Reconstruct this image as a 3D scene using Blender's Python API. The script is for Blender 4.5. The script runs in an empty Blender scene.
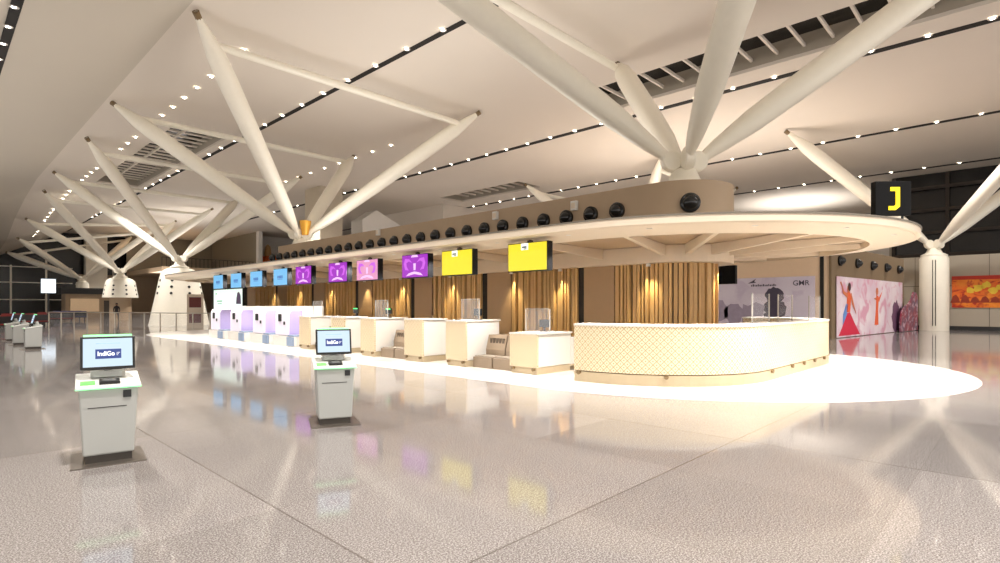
import bpy, bmesh, math, random
from mathutils import Vector, Matrix
random.seed(7)
PI = math.pi
C = bpy.context.scene.collection

# ------------------------------------------------------------------ materials
MATS = {}
def nn(nt, typ, **kw):
    n = nt.nodes.new(typ)
    for k, v in kw.items():
        setattr(n, k, v)
    return n

def mth(nt, op, a, b=None, c=None):
    n = nt.nodes.new('ShaderNodeMath'); n.operation = op
    for i, v in enumerate((a, b, c)):
        if v is None: continue
        if isinstance(v, (int, float)): n.inputs[i].default_value = v
        else: nt.links.new(v, n.inputs[i])
    return n.outputs[0]

def mixc(nt, fac, a, b):
    n = nt.nodes.new('ShaderNodeMix'); n.data_type = 'RGBA'
    for idx, v in ((0, fac), (6, a), (7, b)):
        if isinstance(v, (int, float)): n.inputs[idx].default_value = v
        elif isinstance(v, tuple): n.inputs[idx].default_value = (*v[:3], 1)
        else: nt.links.new(v, n.inputs[idx])
    return n.outputs[2]

def glow(name, col, e=1.0, var=.05, scale=5):
    m = mat(name, col, .35, 0, e, var, scale)
    nt = m.node_tree; b = nt.nodes['Principled BSDF']
    for l in list(b.inputs['Base Color'].links): nt.links.remove(l)
    b.inputs['Base Color'].default_value = (.03, .03, .03, 1)
    return m

def mat(name, col, rough=.5, metal=0, emit=0, var=.06, scale=6, spec=.5, ecol=None, bump=0):
    if name in MATS: return MATS[name]
    m = bpy.data.materials.new(name); m.use_nodes = True
    nt = m.node_tree; b = nt.nodes['Principled BSDF']
    tc = nn(nt, 'ShaderNodeTexCoord')
    noi = nn(nt, 'ShaderNodeTexNoise'); noi.inputs['Scale'].default_value = scale; noi.inputs['Detail'].default_value = 3
    nt.links.new(tc.outputs['Object'], noi.inputs['Vector'])
    a = tuple(max(0, c * (1 - var)) for c in col); d = tuple(min(1, c * (1 + var)) for c in col)
    out = mixc(nt, noi.outputs[0], a, d)
    nt.links.new(out, b.inputs['Base Color'])
    b.inputs['Roughness'].default_value = rough
    b.inputs['Metallic'].default_value = metal
    b.inputs['Specular IOR Level'].default_value = spec
    if emit:
        b.inputs['Emission Strength'].default_value = emit
        if ecol: b.inputs['Emission Color'].default_value = (*ecol, 1)
        else: nt.links.new(out, b.inputs['Emission Color'])
    if bump:
        bp = nn(nt, 'ShaderNodeBump'); bp.inputs['Strength'].default_value = bump
        nt.links.new(noi.outputs[0], bp.inputs['Height']); nt.links.new(bp.outputs[0], b.inputs['Normal'])
    MATS[name] = m
    return m

def srgb(r, g, b):
    f = lambda c: (c / 255 / 12.92) if c / 255 <= .04045 else ((c / 255 + .055) / 1.055) ** 2.4
    return (f(r), f(g), f(b))

# ------------------------------------------------------------------ mesh builder
class MB:
    def __init__(s): s.v = []; s.f = []; s.uv = {}
    def face(s, *idx): s.f.append(tuple(idx))
    def add(s, vs, fs):
        o = len(s.v); s.v += [tuple(v) for v in vs]; s.f += [tuple(o + i for i in f) for f in fs]
        return s
    def box(s, x0, x1, y0, y1, z0, z1, M=None):
        vs = [(x, y, z) for z in (z0, z1) for y in (y0, y1) for x in (x0, x1)]
        if M is not None: vs = [tuple(M @ Vector(v)) for v in vs]
        return s.add(vs, [(0, 2, 3, 1), (4, 5, 7, 6), (0, 1, 5, 4), (2, 6, 7, 3), (0, 4, 6, 2), (1, 3, 7, 5)])
    def cbox(s, x0, x1, y0, y1, z0, z1, ch):   # box chamfered on vertical edges
        p = [(x0 + ch, y0), (x1 - ch, y0), (x1, y0 + ch), (x1, y1 - ch), (x1 - ch, y1), (x0 + ch, y1), (x0, y1 - ch), (x0, y0 + ch)]
        return s.prism(p, z0, z1)
    def prism(s, poly, z0, z1, M=None):
        n = len(poly)
        vs = [(x, y, z0) for x, y in poly] + [(x, y, z1) for x, y in poly]
        if M is not None: vs = [tuple(M @ Vector(v)) for v in vs]
        fs = [tuple(reversed(range(n))), tuple(range(n, 2 * n))]
        fs += [(i, (i + 1) % n, n + (i + 1) % n, n + i) for i in range(n)]
        return s.add(vs, fs)
    def rings(s, rings, cap=True):
        n = len(rings[0]); vs = [p for r in rings for p in r]; fs = []
        for k in range(len(rings) - 1):
            for i in range(n):
                j = (i + 1) % n
                fs.append((k * n + i, k * n + j, (k + 1) * n + j, (k + 1) * n + i))
        if cap:
            fs.append(tuple(reversed(range(n)))); fs.append(tuple(range((len(rings) - 1) * n, len(rings) * n)))
        return s.add(vs, fs)
    def lathe(s, prof, n=24, cx=0, cy=0, cap=True):
        return s.rings([[(cx + r * math.cos(2 * PI * i / n), cy + r * math.sin(2 * PI * i / n), z) for i in range(n)] for r, z in prof], cap)
    def spindle(s, p0, p1, prof, n=16, squash=1):   # prof: (t, r)
        p0, p1 = Vector(p0), Vector(p1); d = p1 - p0; L = d.length; d.normalize()
        up = Vector((0, 0, 1)) if abs(d.z) < .95 else Vector((1, 0, 0))
        a = d.cross(up).normalized(); b = d.cross(a).normalized()
        rs = []
        for t, r in prof:
            c = p0 + d * (L * t)
            rs.append([tuple(c + a * (r * math.cos(2 * PI * i / n)) + b * (r * squash * math.sin(2 * PI * i / n))) for i in range(n)])
        return s.rings(rs)
    def tube(s, p0, p1, r, n=10): return s.spindle(p0, p1, [(0, r), (1, r)], n)
    def build(s, name, m, parent=None, smooth=False, loc=None, bevel=0):
        me = bpy.data.meshes.new(name); me.from_pydata(s.v, [], s.f); me.update()
        bm = bmesh.new(); bm.from_mesh(me); bmesh.ops.recalc_face_normals(bm, faces=bm.faces); bm.to_mesh(me); bm.free()
        return link(name, me, m, parent, smooth, loc, bevel)

def link(name, me, m, parent=None, smooth=False, loc=None, bevel=0):
    o = bpy.data.objects.new(name, me); C.objects.link(o)
    if m: me.materials.append(m)
    if smooth:
        me.polygons.foreach_set('use_smooth', [True] * len(me.polygons))
        me.set_sharp_from_angle(angle=math.radians(40))
    if parent: o.parent = parent
    if loc: o.location = loc
    if bevel:
        b = o.modifiers.new('b', 'BEVEL'); b.width = bevel; b.segments = 2; b.limit_method = 'ANGLE'
    return o

def tag(o, label, cat, group=None, kind=None):
    o['label'] = label; o['category'] = cat
    if group: o['group'] = group
    if kind: o['kind'] = kind
    return o

def thing(name, label, cat, loc=(0, 0, 0), rz=0, group=None):
    o = bpy.data.objects.new(name, None); C.objects.link(o); o.empty_display_size = .2
    o.location = loc; o.rotation_euler = (0, 0, rz)
    return tag(o, label, cat, group)

def struct(o, label=None, cat='building'):
    o['kind'] = 'structure'
    if label: o['label'] = label; o['category'] = cat
    return o

def dup(root, loc, rz=None, label=None, group=None):
    def cp(o, par):
        c = o.copy(); C.objects.link(c); c.parent = par
        for ch in [x for x in KIDS.get(o.name, [])]: cp(ch, c)
        return c
    KIDS = {}
    for x in bpy.data.objects:
        if x.parent: KIDS.setdefault(x.parent.name, []).append(x)
    r = cp(root, None); r.location = loc
    if rz is not None: r.rotation_euler = (0, 0, rz)
    if label: r['label'] = label
    if group: r['group'] = group
    return r

def text_mesh(name, txt, size, m, parent, loc, rot, extrude=.002, bold=0):
    cu = bpy.data.curves.new(name, 'FONT'); cu.body = txt; cu.size = size; cu.extrude = extrude; cu.offset = bold
    cu.align_x = 'CENTER'; cu.align_y = 'CENTER'
    t = bpy.data.objects.new(name + '_tmp', cu); C.objects.link(t)
    dg = bpy.context.evaluated_depsgraph_get(); dg.update()
    me = bpy.data.meshes.new_from_object(t.evaluated_get(dg)); me.materials.clear()
    bpy.data.objects.remove(t)
    o = link(name, me, m, parent); o.location = loc; o.rotation_euler = rot
    return o

def stadium(cx, R, y0, y1, n=20):
    """outline of a stadium (straight sides along y), counter-clockwise, starting at the -x side far end"""
    p = []
    ns = 8
    for i in range(ns): p.append((cx - R, y1 + (y0 - y1) * i / ns))
    for i in range(n): a = PI + PI * i / n; p.append((cx + R * math.cos(a), y0 + R * math.sin(a)))
    for i in range(ns): p.append((cx + R, y0 + (y1 - y0) * i / ns))
    for i in range(n): a = PI * i / n; p.append((cx + R * math.cos(a), y1 + R * math.sin(a)))
    return p

# ------------------------------------------------------------------ layout constants (metres; X right of the island axis, Y along it)
CX = 13.8            # centre line of the check-in island
ZC = 12.2            # ceiling height
Y0, Y1 = 6.7, 31.8   # centres of the rounded canopy ends

# ------------------------------------------------------------------ material set
M_strut = mat('ivory_painted_steel', srgb(246, 240, 224), .4, var=.03)
M_tie = M_strut
M_bronze = mat('dark_end_plates', srgb(120, 98, 66), .5)
M_ceil = mat('white_ceiling_panels', srgb(228, 218, 205), .75, var=.02, scale=.4)
M_ceil2 = mat('shaded_ceiling_panels', srgb(206, 197, 182), .8, var=.02, scale=.3)  # same ceiling panels, with the shade put into a darker colour
M_slot = mat('dark_slot', (.012, .009, .007), .8)
M_dark = mat('black_plastic', (.012, .012, .013), .35)
M_night = mat('night_glazing', (.010, .009, .009), .25, var=.3)
M_white = mat('white_laminate', (.80, .77, .72), .35, var=.02)
M_cream = mat('cream_canopy', srgb(230, 214, 192), .5, var=.03)
M_beige = mat('beige_bulkhead', srgb(180, 156, 128), .5, var=.05, scale=2)
M_plinth = mat('pale_stone_plinth', srgb(192, 174, 144), .35, var=.08)
M_taupe = mat('taupe_metal', srgb(150, 132, 112), .35, .4)
M_slat = mat('oak_slats', srgb(200, 164, 112), .5, var=.12, scale=3)
M_slatback = mat('dark_wood_back', srgb(84, 60, 38), .6, var=.15)
M_plain = mat('plain_brown_panel', srgb(160, 132, 100), .45, var=.05)
M_kiosk = mat('kiosk_white', srgb(186, 188, 184), .35, var=.02)
M_steel = mat('brushed_dark_steel', srgb(120, 112, 104), .35, .6)
M_greenlight = mat('green_light', srgb(140, 240, 160), .4, emit=1.2)
M_lilac = mat('lilac_shell', srgb(238, 231, 248), .35, var=.03)
M_violet = mat('violet_side', srgb(188, 174, 226), .35, var=.04)
M_rail = mat('rail_steel', srgb(190, 182, 168), .3, .7)
M_greypanel = mat('grey_wall_panels', srgb(176, 166, 150), .55, var=.04, scale=.6)

def glass(name, col=(.95, .97, 1), alpha=.05):
    m = bpy.data.materials.new(name); m.use_nodes = True; nt = m.node_tree
    b = nt.nodes['Principled BSDF']; o = nt.nodes['Material Output']
    tr = nn(nt, 'ShaderNodeBsdfTransparent'); mx = nn(nt, 'ShaderNodeMixShader')
    b.inputs['Base Color'].default_value = (*col, 1); b.inputs['Roughness'].default_value = .05
    mx.inputs[0].default_value = alpha
    nt.links.new(tr.outputs[0], mx.inputs[1]); nt.links.new(b.outputs[0], mx.inputs[2]); nt.links.new(mx.outputs[0], o.inputs[0])
    return m
M_glass = glass('clear_acrylic')

def floor_mat():
    m = bpy.data.materials.new('polished_granite'); m.use_nodes = True; nt = m.node_tree
    b = nt.nodes['Principled BSDF']; g = nn(nt, 'ShaderNodeNewGeometry'); P = g.outputs['Position']
    sx = nn(nt, 'ShaderNodeSeparateXYZ'); nt.links.new(P, sx.inputs[0]); x, y = sx.outputs[0], sx.outputs[1]
    def noise(scale, detail=2):
        n = nn(nt, 'ShaderNodeTexNoise'); n.inputs['Scale'].default_value = scale; n.inputs['Detail'].default_value = detail
        nt.links.new(P, n.inputs['Vector']); return n.outputs[0]
    def ramp(v, a, c):
        n = nn(nt, 'ShaderNodeMapRange'); nt.links.new(v, n.inputs[0]); n.inputs[1].default_value = a; n.inputs[2].default_value = c; return n.outputs[0]
    sp1 = ramp(noise(100, 3), .42, .60); sp2 = ramp(noise(55, 2), .50, .68); sp3 = ramp(noise(140, 1), .60, .70)
    col = mixc(nt, sp1, srgb(118, 112, 110), srgb(186, 181, 179))
    col = mixc(nt, mth(nt, 'MULTIPLY', sp2, .55), col, srgb(108, 98, 92))
    col = mixc(nt, mth(nt, 'MULTIPLY', sp3, .5), col, srgb(84, 76, 72))
    # tile to tile tone
    tx = mth(nt, 'DIVIDE', mth(nt, 'SUBTRACT', x, 1.8), 1.5); ty = mth(nt, 'DIVIDE', mth(nt, 'SUBTRACT', y, 2.35), 1.65)
    cv = nn(nt, 'ShaderNodeCombineXYZ'); nt.links.new(mth(nt, 'FLOOR', tx), cv.inputs[0]); nt.links.new(mth(nt, 'FLOOR', ty), cv.inputs[1])
    wn = nn(nt, 'ShaderNodeTexWhiteNoise'); nt.links.new(cv.outputs[0], wn.inputs['Vector'])
    tone = mth(nt, 'ADD', .86, mth(nt, 'MULTIPLY', wn.outputs[0], .22))
    def joint(v, w, per):   # 1 inside a joint line
        f = mth(nt, 'ABSOLUTE', mth(nt, 'SUBTRACT', mth(nt, 'FRACT', mth(nt, 'ADD', v, .5)), .5))
        return mth(nt, 'LESS_THAN', f, w / per)
    fine = mth(nt, 'MAXIMUM', joint(tx, .0025, 1.5), joint(ty, .0025, 1.65))
    big = mth(nt, 'MAXIMUM', joint(mth(nt, 'DIVIDE', tx, 3), .008, 4.5), joint(mth(nt, 'DIVIDE', ty, 3), .008, 4.95))
    hs = nn(nt, 'ShaderNodeVectorMath', operation='SCALE'); nt.links.new(col, hs.inputs[0]); nt.links.new(tone, hs.inputs['Scale'])
    col = mixc(nt, mth(nt, 'MULTIPLY', fine, .35), hs.outputs[0], srgb(110, 98, 88))
    col = mixc(nt, mth(nt, 'MULTIPLY', big, .5), col, srgb(74, 64, 56))
    nt.links.new(col, b.inputs['Base Color'])
    r = mth(nt, 'ADD', .05, mth(nt, 'MULTIPLY', noise(1.3, 3), .05)); nt.links.new(r, b.inputs['Roughness'])
    b.inputs['IOR'].default_value = 1.55
    return m
M_floor = floor_mat()
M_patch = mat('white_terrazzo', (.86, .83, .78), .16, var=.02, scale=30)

def lattice_mat():
    m = bpy.data.materials.new('white_lattice_front'); m.use_nodes = True; nt = m.node_tree; b = nt.nodes['Principled BSDF']
    u = nn(nt, 'ShaderNodeUVMap'); s = nn(nt, 'ShaderNodeSeparateXYZ'); nt.links.new(u.outputs[0], s.inputs[0])
    k = 7.5
    def d(sign):
        v = mth(nt, 'MULTIPLY', mth(nt, 'ADD', s.outputs[0], mth(nt, 'MULTIPLY', s.outputs[1], sign)), k)
        return mth(nt, 'ABSOLUTE', mth(nt, 'SUBTRACT', mth(nt, 'FRACT', v), .5))
    line = mth(nt, 'MAXIMUM', mth(nt, 'GREATER_THAN', d(1), .42), mth(nt, 'GREATER_THAN', d(-1), .42))
    dot = mth(nt, 'LESS_THAN', mth(nt, 'MAXIMUM', d(1), d(-1)), .13)
    pat = mth(nt, 'MAXIMUM', line, dot)
    nt.links.new(mixc(nt, pat, srgb(238, 222, 192), srgb(190, 164, 120)), b.inputs['Base Color'])
    bp = nn(nt, 'ShaderNodeBump'); bp.inputs['Strength'].default_value = .3; bp.invert = True; nt.links.new(pat, bp.inputs['Height']); nt.links.new(bp.outputs[0], b.inputs['Normal'])
    b.inputs['Roughness'].default_value = .4
    return m
M_lattice = lattice_mat()

def uv_by(o, fn):
    me = o.data; l = me.uv_layers.new(name='UVMap')
    for p in me.polygons:
        for li in p.loop_indices: l.data[li].uv = fn(me.vertices[me.loops[li].vertex_index].co)

# ------------------------------------------------------------------ setting
f = MB(); f.box(-40, 80, -25, 130, -.2, 0); struct(f.build('floor', M_floor), 'polished speckled beige granite floor with dark joint lines', 'floor')
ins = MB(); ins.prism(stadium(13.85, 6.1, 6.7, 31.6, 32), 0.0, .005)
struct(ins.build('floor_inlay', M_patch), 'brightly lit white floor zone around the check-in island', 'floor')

# ceiling with skylight openings: (x0,x1,y0,y1)
HOLES = [(22.8, 26.0, -4.0, 16.6), (10.2, 13.3, 36.5, 58.0), (35.2, 38.2, 31.5, 42.0)]
YE = 101.0           # far end of the hall
DROP = [(-25, 0), (60, 0), (68, .55), (76.4, 1.5), (85, 3.1), (97, 3.9), (YE + 2, 4.1)]   # roof edge along the fold falls towards the far end
def drop(y):
    for (a, da), (b, db) in zip(DROP, DROP[1:]):
        if a <= y <= b: return da + (db - da) * (y - a) / (b - a)
    return DROP[-1][1]
def zroof(x, y):
    return ZC - drop(y) * max(0, min(1, (14 - x) / 7.5))
xs = sorted({6.5, 14.0, 56.5} | {h[i] for h in HOLES for i in (0, 1)}); ys = sorted({-25, 60, 68, 76.4, 85, 97, YE + 2} | {h[i] for h in HOLES for i in (2, 3)})
def roof_cell(c, x0, x1, y0, y1, zf):
    vs = [(x, y, zf(x, y) + d) for d in (0, .15) for y in (y0, y1) for x in (x0, x1)]
    c.add(vs, [(0, 2, 3, 1), (4, 5, 7, 6), (0, 1, 5, 4), (2, 6, 7, 3), (0, 4, 6, 2), (1, 3, 7, 5)])
c = MB()
for i in range(len(xs) - 1):
    for j in range(len(ys) - 1):
        xm, ym = (xs[i] + xs[i + 1]) / 2, (ys[j] + ys[j + 1]) / 2
        if any(h[0] < xm < h[1] and h[2] < ym < h[3] for h in HOLES): continue
        roof_cell(c, xs[i], xs[i + 1], ys[j], ys[j + 1], zroof)
c.box(56.5, 76, 8.2, YE + 2, ZC, ZC + .15)
struct(c.build('ceiling', M_ceil), 'white terminal ceiling above the check-in island', 'ceiling')
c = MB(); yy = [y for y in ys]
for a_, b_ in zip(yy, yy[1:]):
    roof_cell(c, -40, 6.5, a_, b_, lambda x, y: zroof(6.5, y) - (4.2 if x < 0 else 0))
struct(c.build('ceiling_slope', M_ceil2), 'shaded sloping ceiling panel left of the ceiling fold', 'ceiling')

for k, (x0, x1, ya, yb) in enumerate(HOLES):
    t = thing('window_%d' % (k + 3), ['long louvred skylight above the rounded canopy end', 'long louvred skylight beyond the canopy, over the white pedestals',
                           'small louvred skylight in the distant ceiling by the dark slot'][k], 'skylight', ((x0 + x1) / 2, (ya + yb) / 2, ZC + .16)); t['kind'] = 'structure'
    hx, hy, h = (x1 - x0) / 2, (yb - ya) / 2, .8
    w = MB(); tk = .06
    w.box(-hx - tk, -hx, -hy - tk, hy + tk, 0, h); w.box(hx, hx + tk, -hy - tk, hy + tk, 0, h)
    w.box(-hx, hx, -hy - tk, -hy, 0, h); w.box(-hx, hx, hy, hy + tk, 0, h)
    w.build('well_lining', M_greypanel, t)
    p = MB(); p.box(-hx, hx, -hy, hy, h, h + .04); p.build('pane', M_night, t)
    n = int(2 * hy / (1.05 if k != 1 else .95))
    for i in range(1, n):
        y = -hy + 2 * hy * i / n
        l = MB()
        if k == 1: l.box(-hx, hx, y - .10, y + .14, .34, .42)
        else: l.box(-hx + .02, hx - .02, y - .05, y + .05, .22, .36)
        l.build('louver', M_ceil, t)
    if k == 1:
        l = MB(); l.box(-.35, -.22, -hy, hy, .30, .44); l.build('divider', M_ceil, t)

def slot(x, ya, yb, w=.24):
    s = MB(); s.box(x - w / 2, x + w / 2, ya, yb, ZC - .025, ZC - .004)
    return struct(s.build('trim_1', M_slot))
for i, (x, ya, yb) in enumerate([(14.0, 9, 36), (14.0, 37, 99), (27.6, -15, 75), (40.8, -15, 75), (53.6, -15, 75)]):
    slot(x, ya, yb, .26 if x < 20 else .40).name = 'trim_%d' % (i + 1)
s = MB(); s.box(2.0, 2.3, 15, 37, 11.72, 11.76); s = struct(s.build('trim_6', M_slot))

# downlights
M_lamp = mat('downlight_lens', (1, .93, .82), .4, emit=28, var=0)
M_rim = mat('downlight_rim', (.8, .74, .66), .4)
proto = thing('ceiling_downlight', 'x', 'downlight')
r_ = MB(); r_.lathe([(.07, .0), (.07, -.015), (.14, -.015), (.15, 0)], 14, cap=False); r_.build('rim', M_rim, proto)
r_ = MB(); r_.lathe([(.085, -.004), (.085, -.012)], 14); r_.build('lens', M_lamp, proto)
first = True
def downlights(x, ya, yb, step, label, group, z=ZC - .026):
    global first
    y = ya
    while y < yb:
        z = (zroof(x, y) - .026) if x > 7 else 11.72
        if first:
            proto.location = (x, y, z); proto['label'] = label; proto['group'] = group; first = False
        else:
            r = proto.copy(); C.objects.link(r); r.location = (x, y, z); r['label'] = label; r['group'] = group
            for ch in KID:
                q = ch.copy(); C.objects.link(q); q.parent = r
        y += step
KID = [o for o in bpy.data.objects if o.parent == proto]
downlights(13.84, 14, 82, 2.3, 'small ceiling downlight in the dark slot over the check-in island', 'downlights over the island')
downlights(9.2, 23.6, 90, 1.9, 'small ceiling downlight in the bare row between the ceiling fold and the island', 'downlights in the bare row', ZC - .002)
downlights(21.4, 30.5, 46, 2.2, 'small ceiling downlight in the short bare row right of the far struts', 'downlights in the short bare row', ZC - .002)
downlights(27.4, .9, 62, 1.9, 'small ceiling downlight in the dark slot beside the long skylight', 'downlights beside the long skylight')
downlights(40.6, 1.8, 58, 1.95, 'small ceiling downlight in the dark slot above the right of the canopy, third slot', 'downlights in the third slot')
downlights(53.4, 3.6, 40, 2.1, 'small ceiling downlight in the slot along the far ceiling edge', 'downlights along the ceiling edge')
downlights(2.1, 25, 36, 1.9, 'small ceiling downlight in the dark slot at the upper corner of the sloping panel', 'downlights in the sloping panel', 11.72)

# outer walls
w = MB(); w.box(15.5, 76, YE, YE + .3, 0, 6.2); struct(w.build('wall_back', M_beige), 'far beige end wall of the hall', 'wall')
w = MB(); w.box(-40, 76, YE + .6, YE + .8, 0, ZC); struct(w.build('window_1', M_night), 'tall dark glazing at the far end of the hall', 'window')
w = MB()
for x in (-8, -4, 0, 4, 8.2, 12, 20, 24, 28): w.box(x - .1, x + .1, YE + .35, YE + .6, 0, 7.2 if x < 12 else 9.6)
for z in (2.4, 4.8, 7.0): w.box(-40, 15, YE + .4, YE + .58, z - .06, z + .06)
struct(w.build('window_1_frame', M_strut), 'white frame of the tall dark end glazing', 'window frame')
w = MB(); w.box(16.2, 18.8, YE - 2, YE - .5, 0, ZC - .02); struct(w.build('wall_pier', M_strut), 'tall white pier before the dark end glazing', 'pier')
w = MB(); w.box(56.2, 56.5, -25, 8.1, 4, ZC); struct(w.build('window_2', M_night), 'dark upper glazing behind the grey panel wall', 'window')
w = MB()
M_beam = mat('dark_brown_steel', srgb(52, 42, 34), .6)
for z in (5.6, 7.4, 9.2, 11.0): w.box(55.7, 55.8, -25, 8.1, z - .12, z + .12)
for y in (-14, -6, -2.5, 1, 4.5, 8): w.box(55.85, 56.0, y - .12, y + .12, 4, ZC - .1)
struct(w.build('window_2_frame', M_beam), 'dark steel beams across the upper glazing', 'window frame')
w = MB(); w.box(75, 75.3, 8.4, YE, 0, ZC - .02); struct(w.build('wall_right_far', M_white), 'distant white wall beyond the second island block', 'wall')
w = MB(); w.box(56.6, 75, 8.2, 8.4, 0, ZC - .02); struct(w.build('wall_right_side', M_greypanel))
w = MB(); w.box(44.4, 44.7, -25, 9, .25, 4.65)
struct(w.build('wall_right', M_greypanel), 'grey panelled wall carrying the long orange picture', 'wall')
w = MB(); w.box(44.42, 44.68, -25, 9, 0, .25); struct(w.build('baseboard_right', M_dark))
w = MB()
for y in (-14, -10, -6, -2, 1.6, 5.2): w.box(44.385, 44.4, y - .012, y + .012, .25, 4.65)
w.box(44.385, 44.4, -25, 9, 2.75, 2.78)
struct(w.build('trim_7', mat('joint_dark', (.1, .09, .08), .7)))
w = MB(); w.box(44.4, 60, 9, 9.3, 0, 4.65); struct(w.build('wall_right_return', M_greypanel))

# second island block at the right of the photo
blk = MB(); blk.prism([(28.7, 6.5), (40.4, 5.4), (40.4, 24), (28.7, 24)], 0, 4.3)
blk = struct(blk.build('wall_side_block', mat('tan_wall', srgb(232, 204, 172), .6, var=.03)), 'tan walled block beyond the round counter', 'wall')
bf = MB(); bf.prism([(28.6, 6.42), (40.4, 5.28), (40.4, 5.38), (28.6, 6.52)], 0, 4.3); struct(bf.build('wall_side_block_front', mat('olive_wall', srgb(124, 104, 78), .6)), 'dark olive end face above the dancer poster', 'wall')
bf = MB(); bf.box(28.64, 28.69, 6.75, 6.9, 0, 4.3); struct(bf.build('trim_8', M_slot))

# mezzanine and shafts seen over the canopy
M_mez = mat('mezzanine_wall', srgb(132, 124, 108), .6)
mz = MB(); mz.box(21, 33, 80, 98, 6.0, 6.6); struct(mz.build('floor_mezzanine', M_beige), 'mezzanine slab far beyond the canopy', 'mezzanine')
mz = MB(); mz.box(21, 33, 98, 98.2, 6.6, ZC - .02); struct(mz.build('wall_mezzanine', M_mez), 'grey rear wall of the far mezzanine', 'wall')
mz = MB(); mz.box(33, 33.4, 80, 98, 0, ZC - .02); struct(mz.build('wall_mezzanine_side', M_mez))
mz = MB(); mz.box(32.9, 33.5, 79.2, 79.95, 0, ZC - .02); struct(mz.build('wall_fin', M_white), 'white fin wall beside the far mezzanine', 'wall')
mz = MB(); mz.box(33.4, 48, 84, 84.3, 0, ZC - .02); struct(mz.build('wall_far_white', M_white), 'white far wall behind the orange sculpture', 'wall')
mz = MB(); mz.box(24.2, 26.4, 45.2, 48, 0, ZC - .02); struct(mz.build('wall_shaft', mat('shaft_grey', srgb(196, 184, 164), .6)), 'pale grey shaft rising to the ceiling behind the struts', 'wall')
mz = MB(); mz.box(37.4, 50, 44, 60, 0, ZC - .02); struct(mz.build('wall_upper_block', M_ceil), 'pale block under the ceiling behind the island', 'wall')
gb = MB()
gb.add([(29.0, 46, 6), (35.6, 46, 6), (35.6, 46, 8.7), (30.6, 46, 10.9), (29.0, 46, 9.8), (29.0, 48, 6), (35.6, 48, 6), (35.6, 48, 8.7), (30.6, 48, 10.9), (29.0, 48, 9.8)],
       [(0, 1, 2, 3, 4), (9, 8, 7, 6, 5), (0, 5, 6, 1), (1, 6, 7, 2), (2, 7, 8, 3), (3, 8, 9, 4), (4, 9, 5, 0)])
gb.box(29, 35.6, 46, 48, 0, 6)
struct(gb.build('wall_gable', M_white), 'white gabled block behind the row of black nozzles', 'wall')

rl = thing('mezzanine_railing', 'dark railing along the edge of the far mezzanine', 'railing', (27, 80.1, 6.6))
q = MB(); q.box(-6, 6, -.04, .04, 1.15, 1.22); q.build('handrail', M_dark, rl)
for i in range(25):
    q = MB(); q.box(-6 + i * .5 - .03, -6 + i * .5 + .03, -.03, .03, 0, 1.15); q.build('baluster', M_dark, rl)
sc = thing('orange_sculpture', 'orange and tan sculpture against white wall over the canopy', 'sculpture', (35.55, 82.2, 0))
q = MB(); q.box(-1.9, 1.9, -.8, .8, 0, 7.2); q.build('pedestal', M_white, sc)
M_or = mat('orange_paint', srgb(240, 110, 40), .5, var=.2)
for dx, r in ((-1.1, .8), (0, .95), (1.1, .8)):
    q = MB(); q.lathe([(.05, 7.2), (r * .8, 7.2), (r, 7.9), (r * .8, 8.7), (r * .3, 9.1)], 12, cx=dx); q.build('petal', M_or, sc, True)
q = MB(); q.lathe([(.4, 8.6), (.5, 9.4), (.35, 10.4), (.1, 10.7)], 12); q.build('spire', mat('tan_spire', srgb(205, 160, 104), .5), sc, True)

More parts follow.
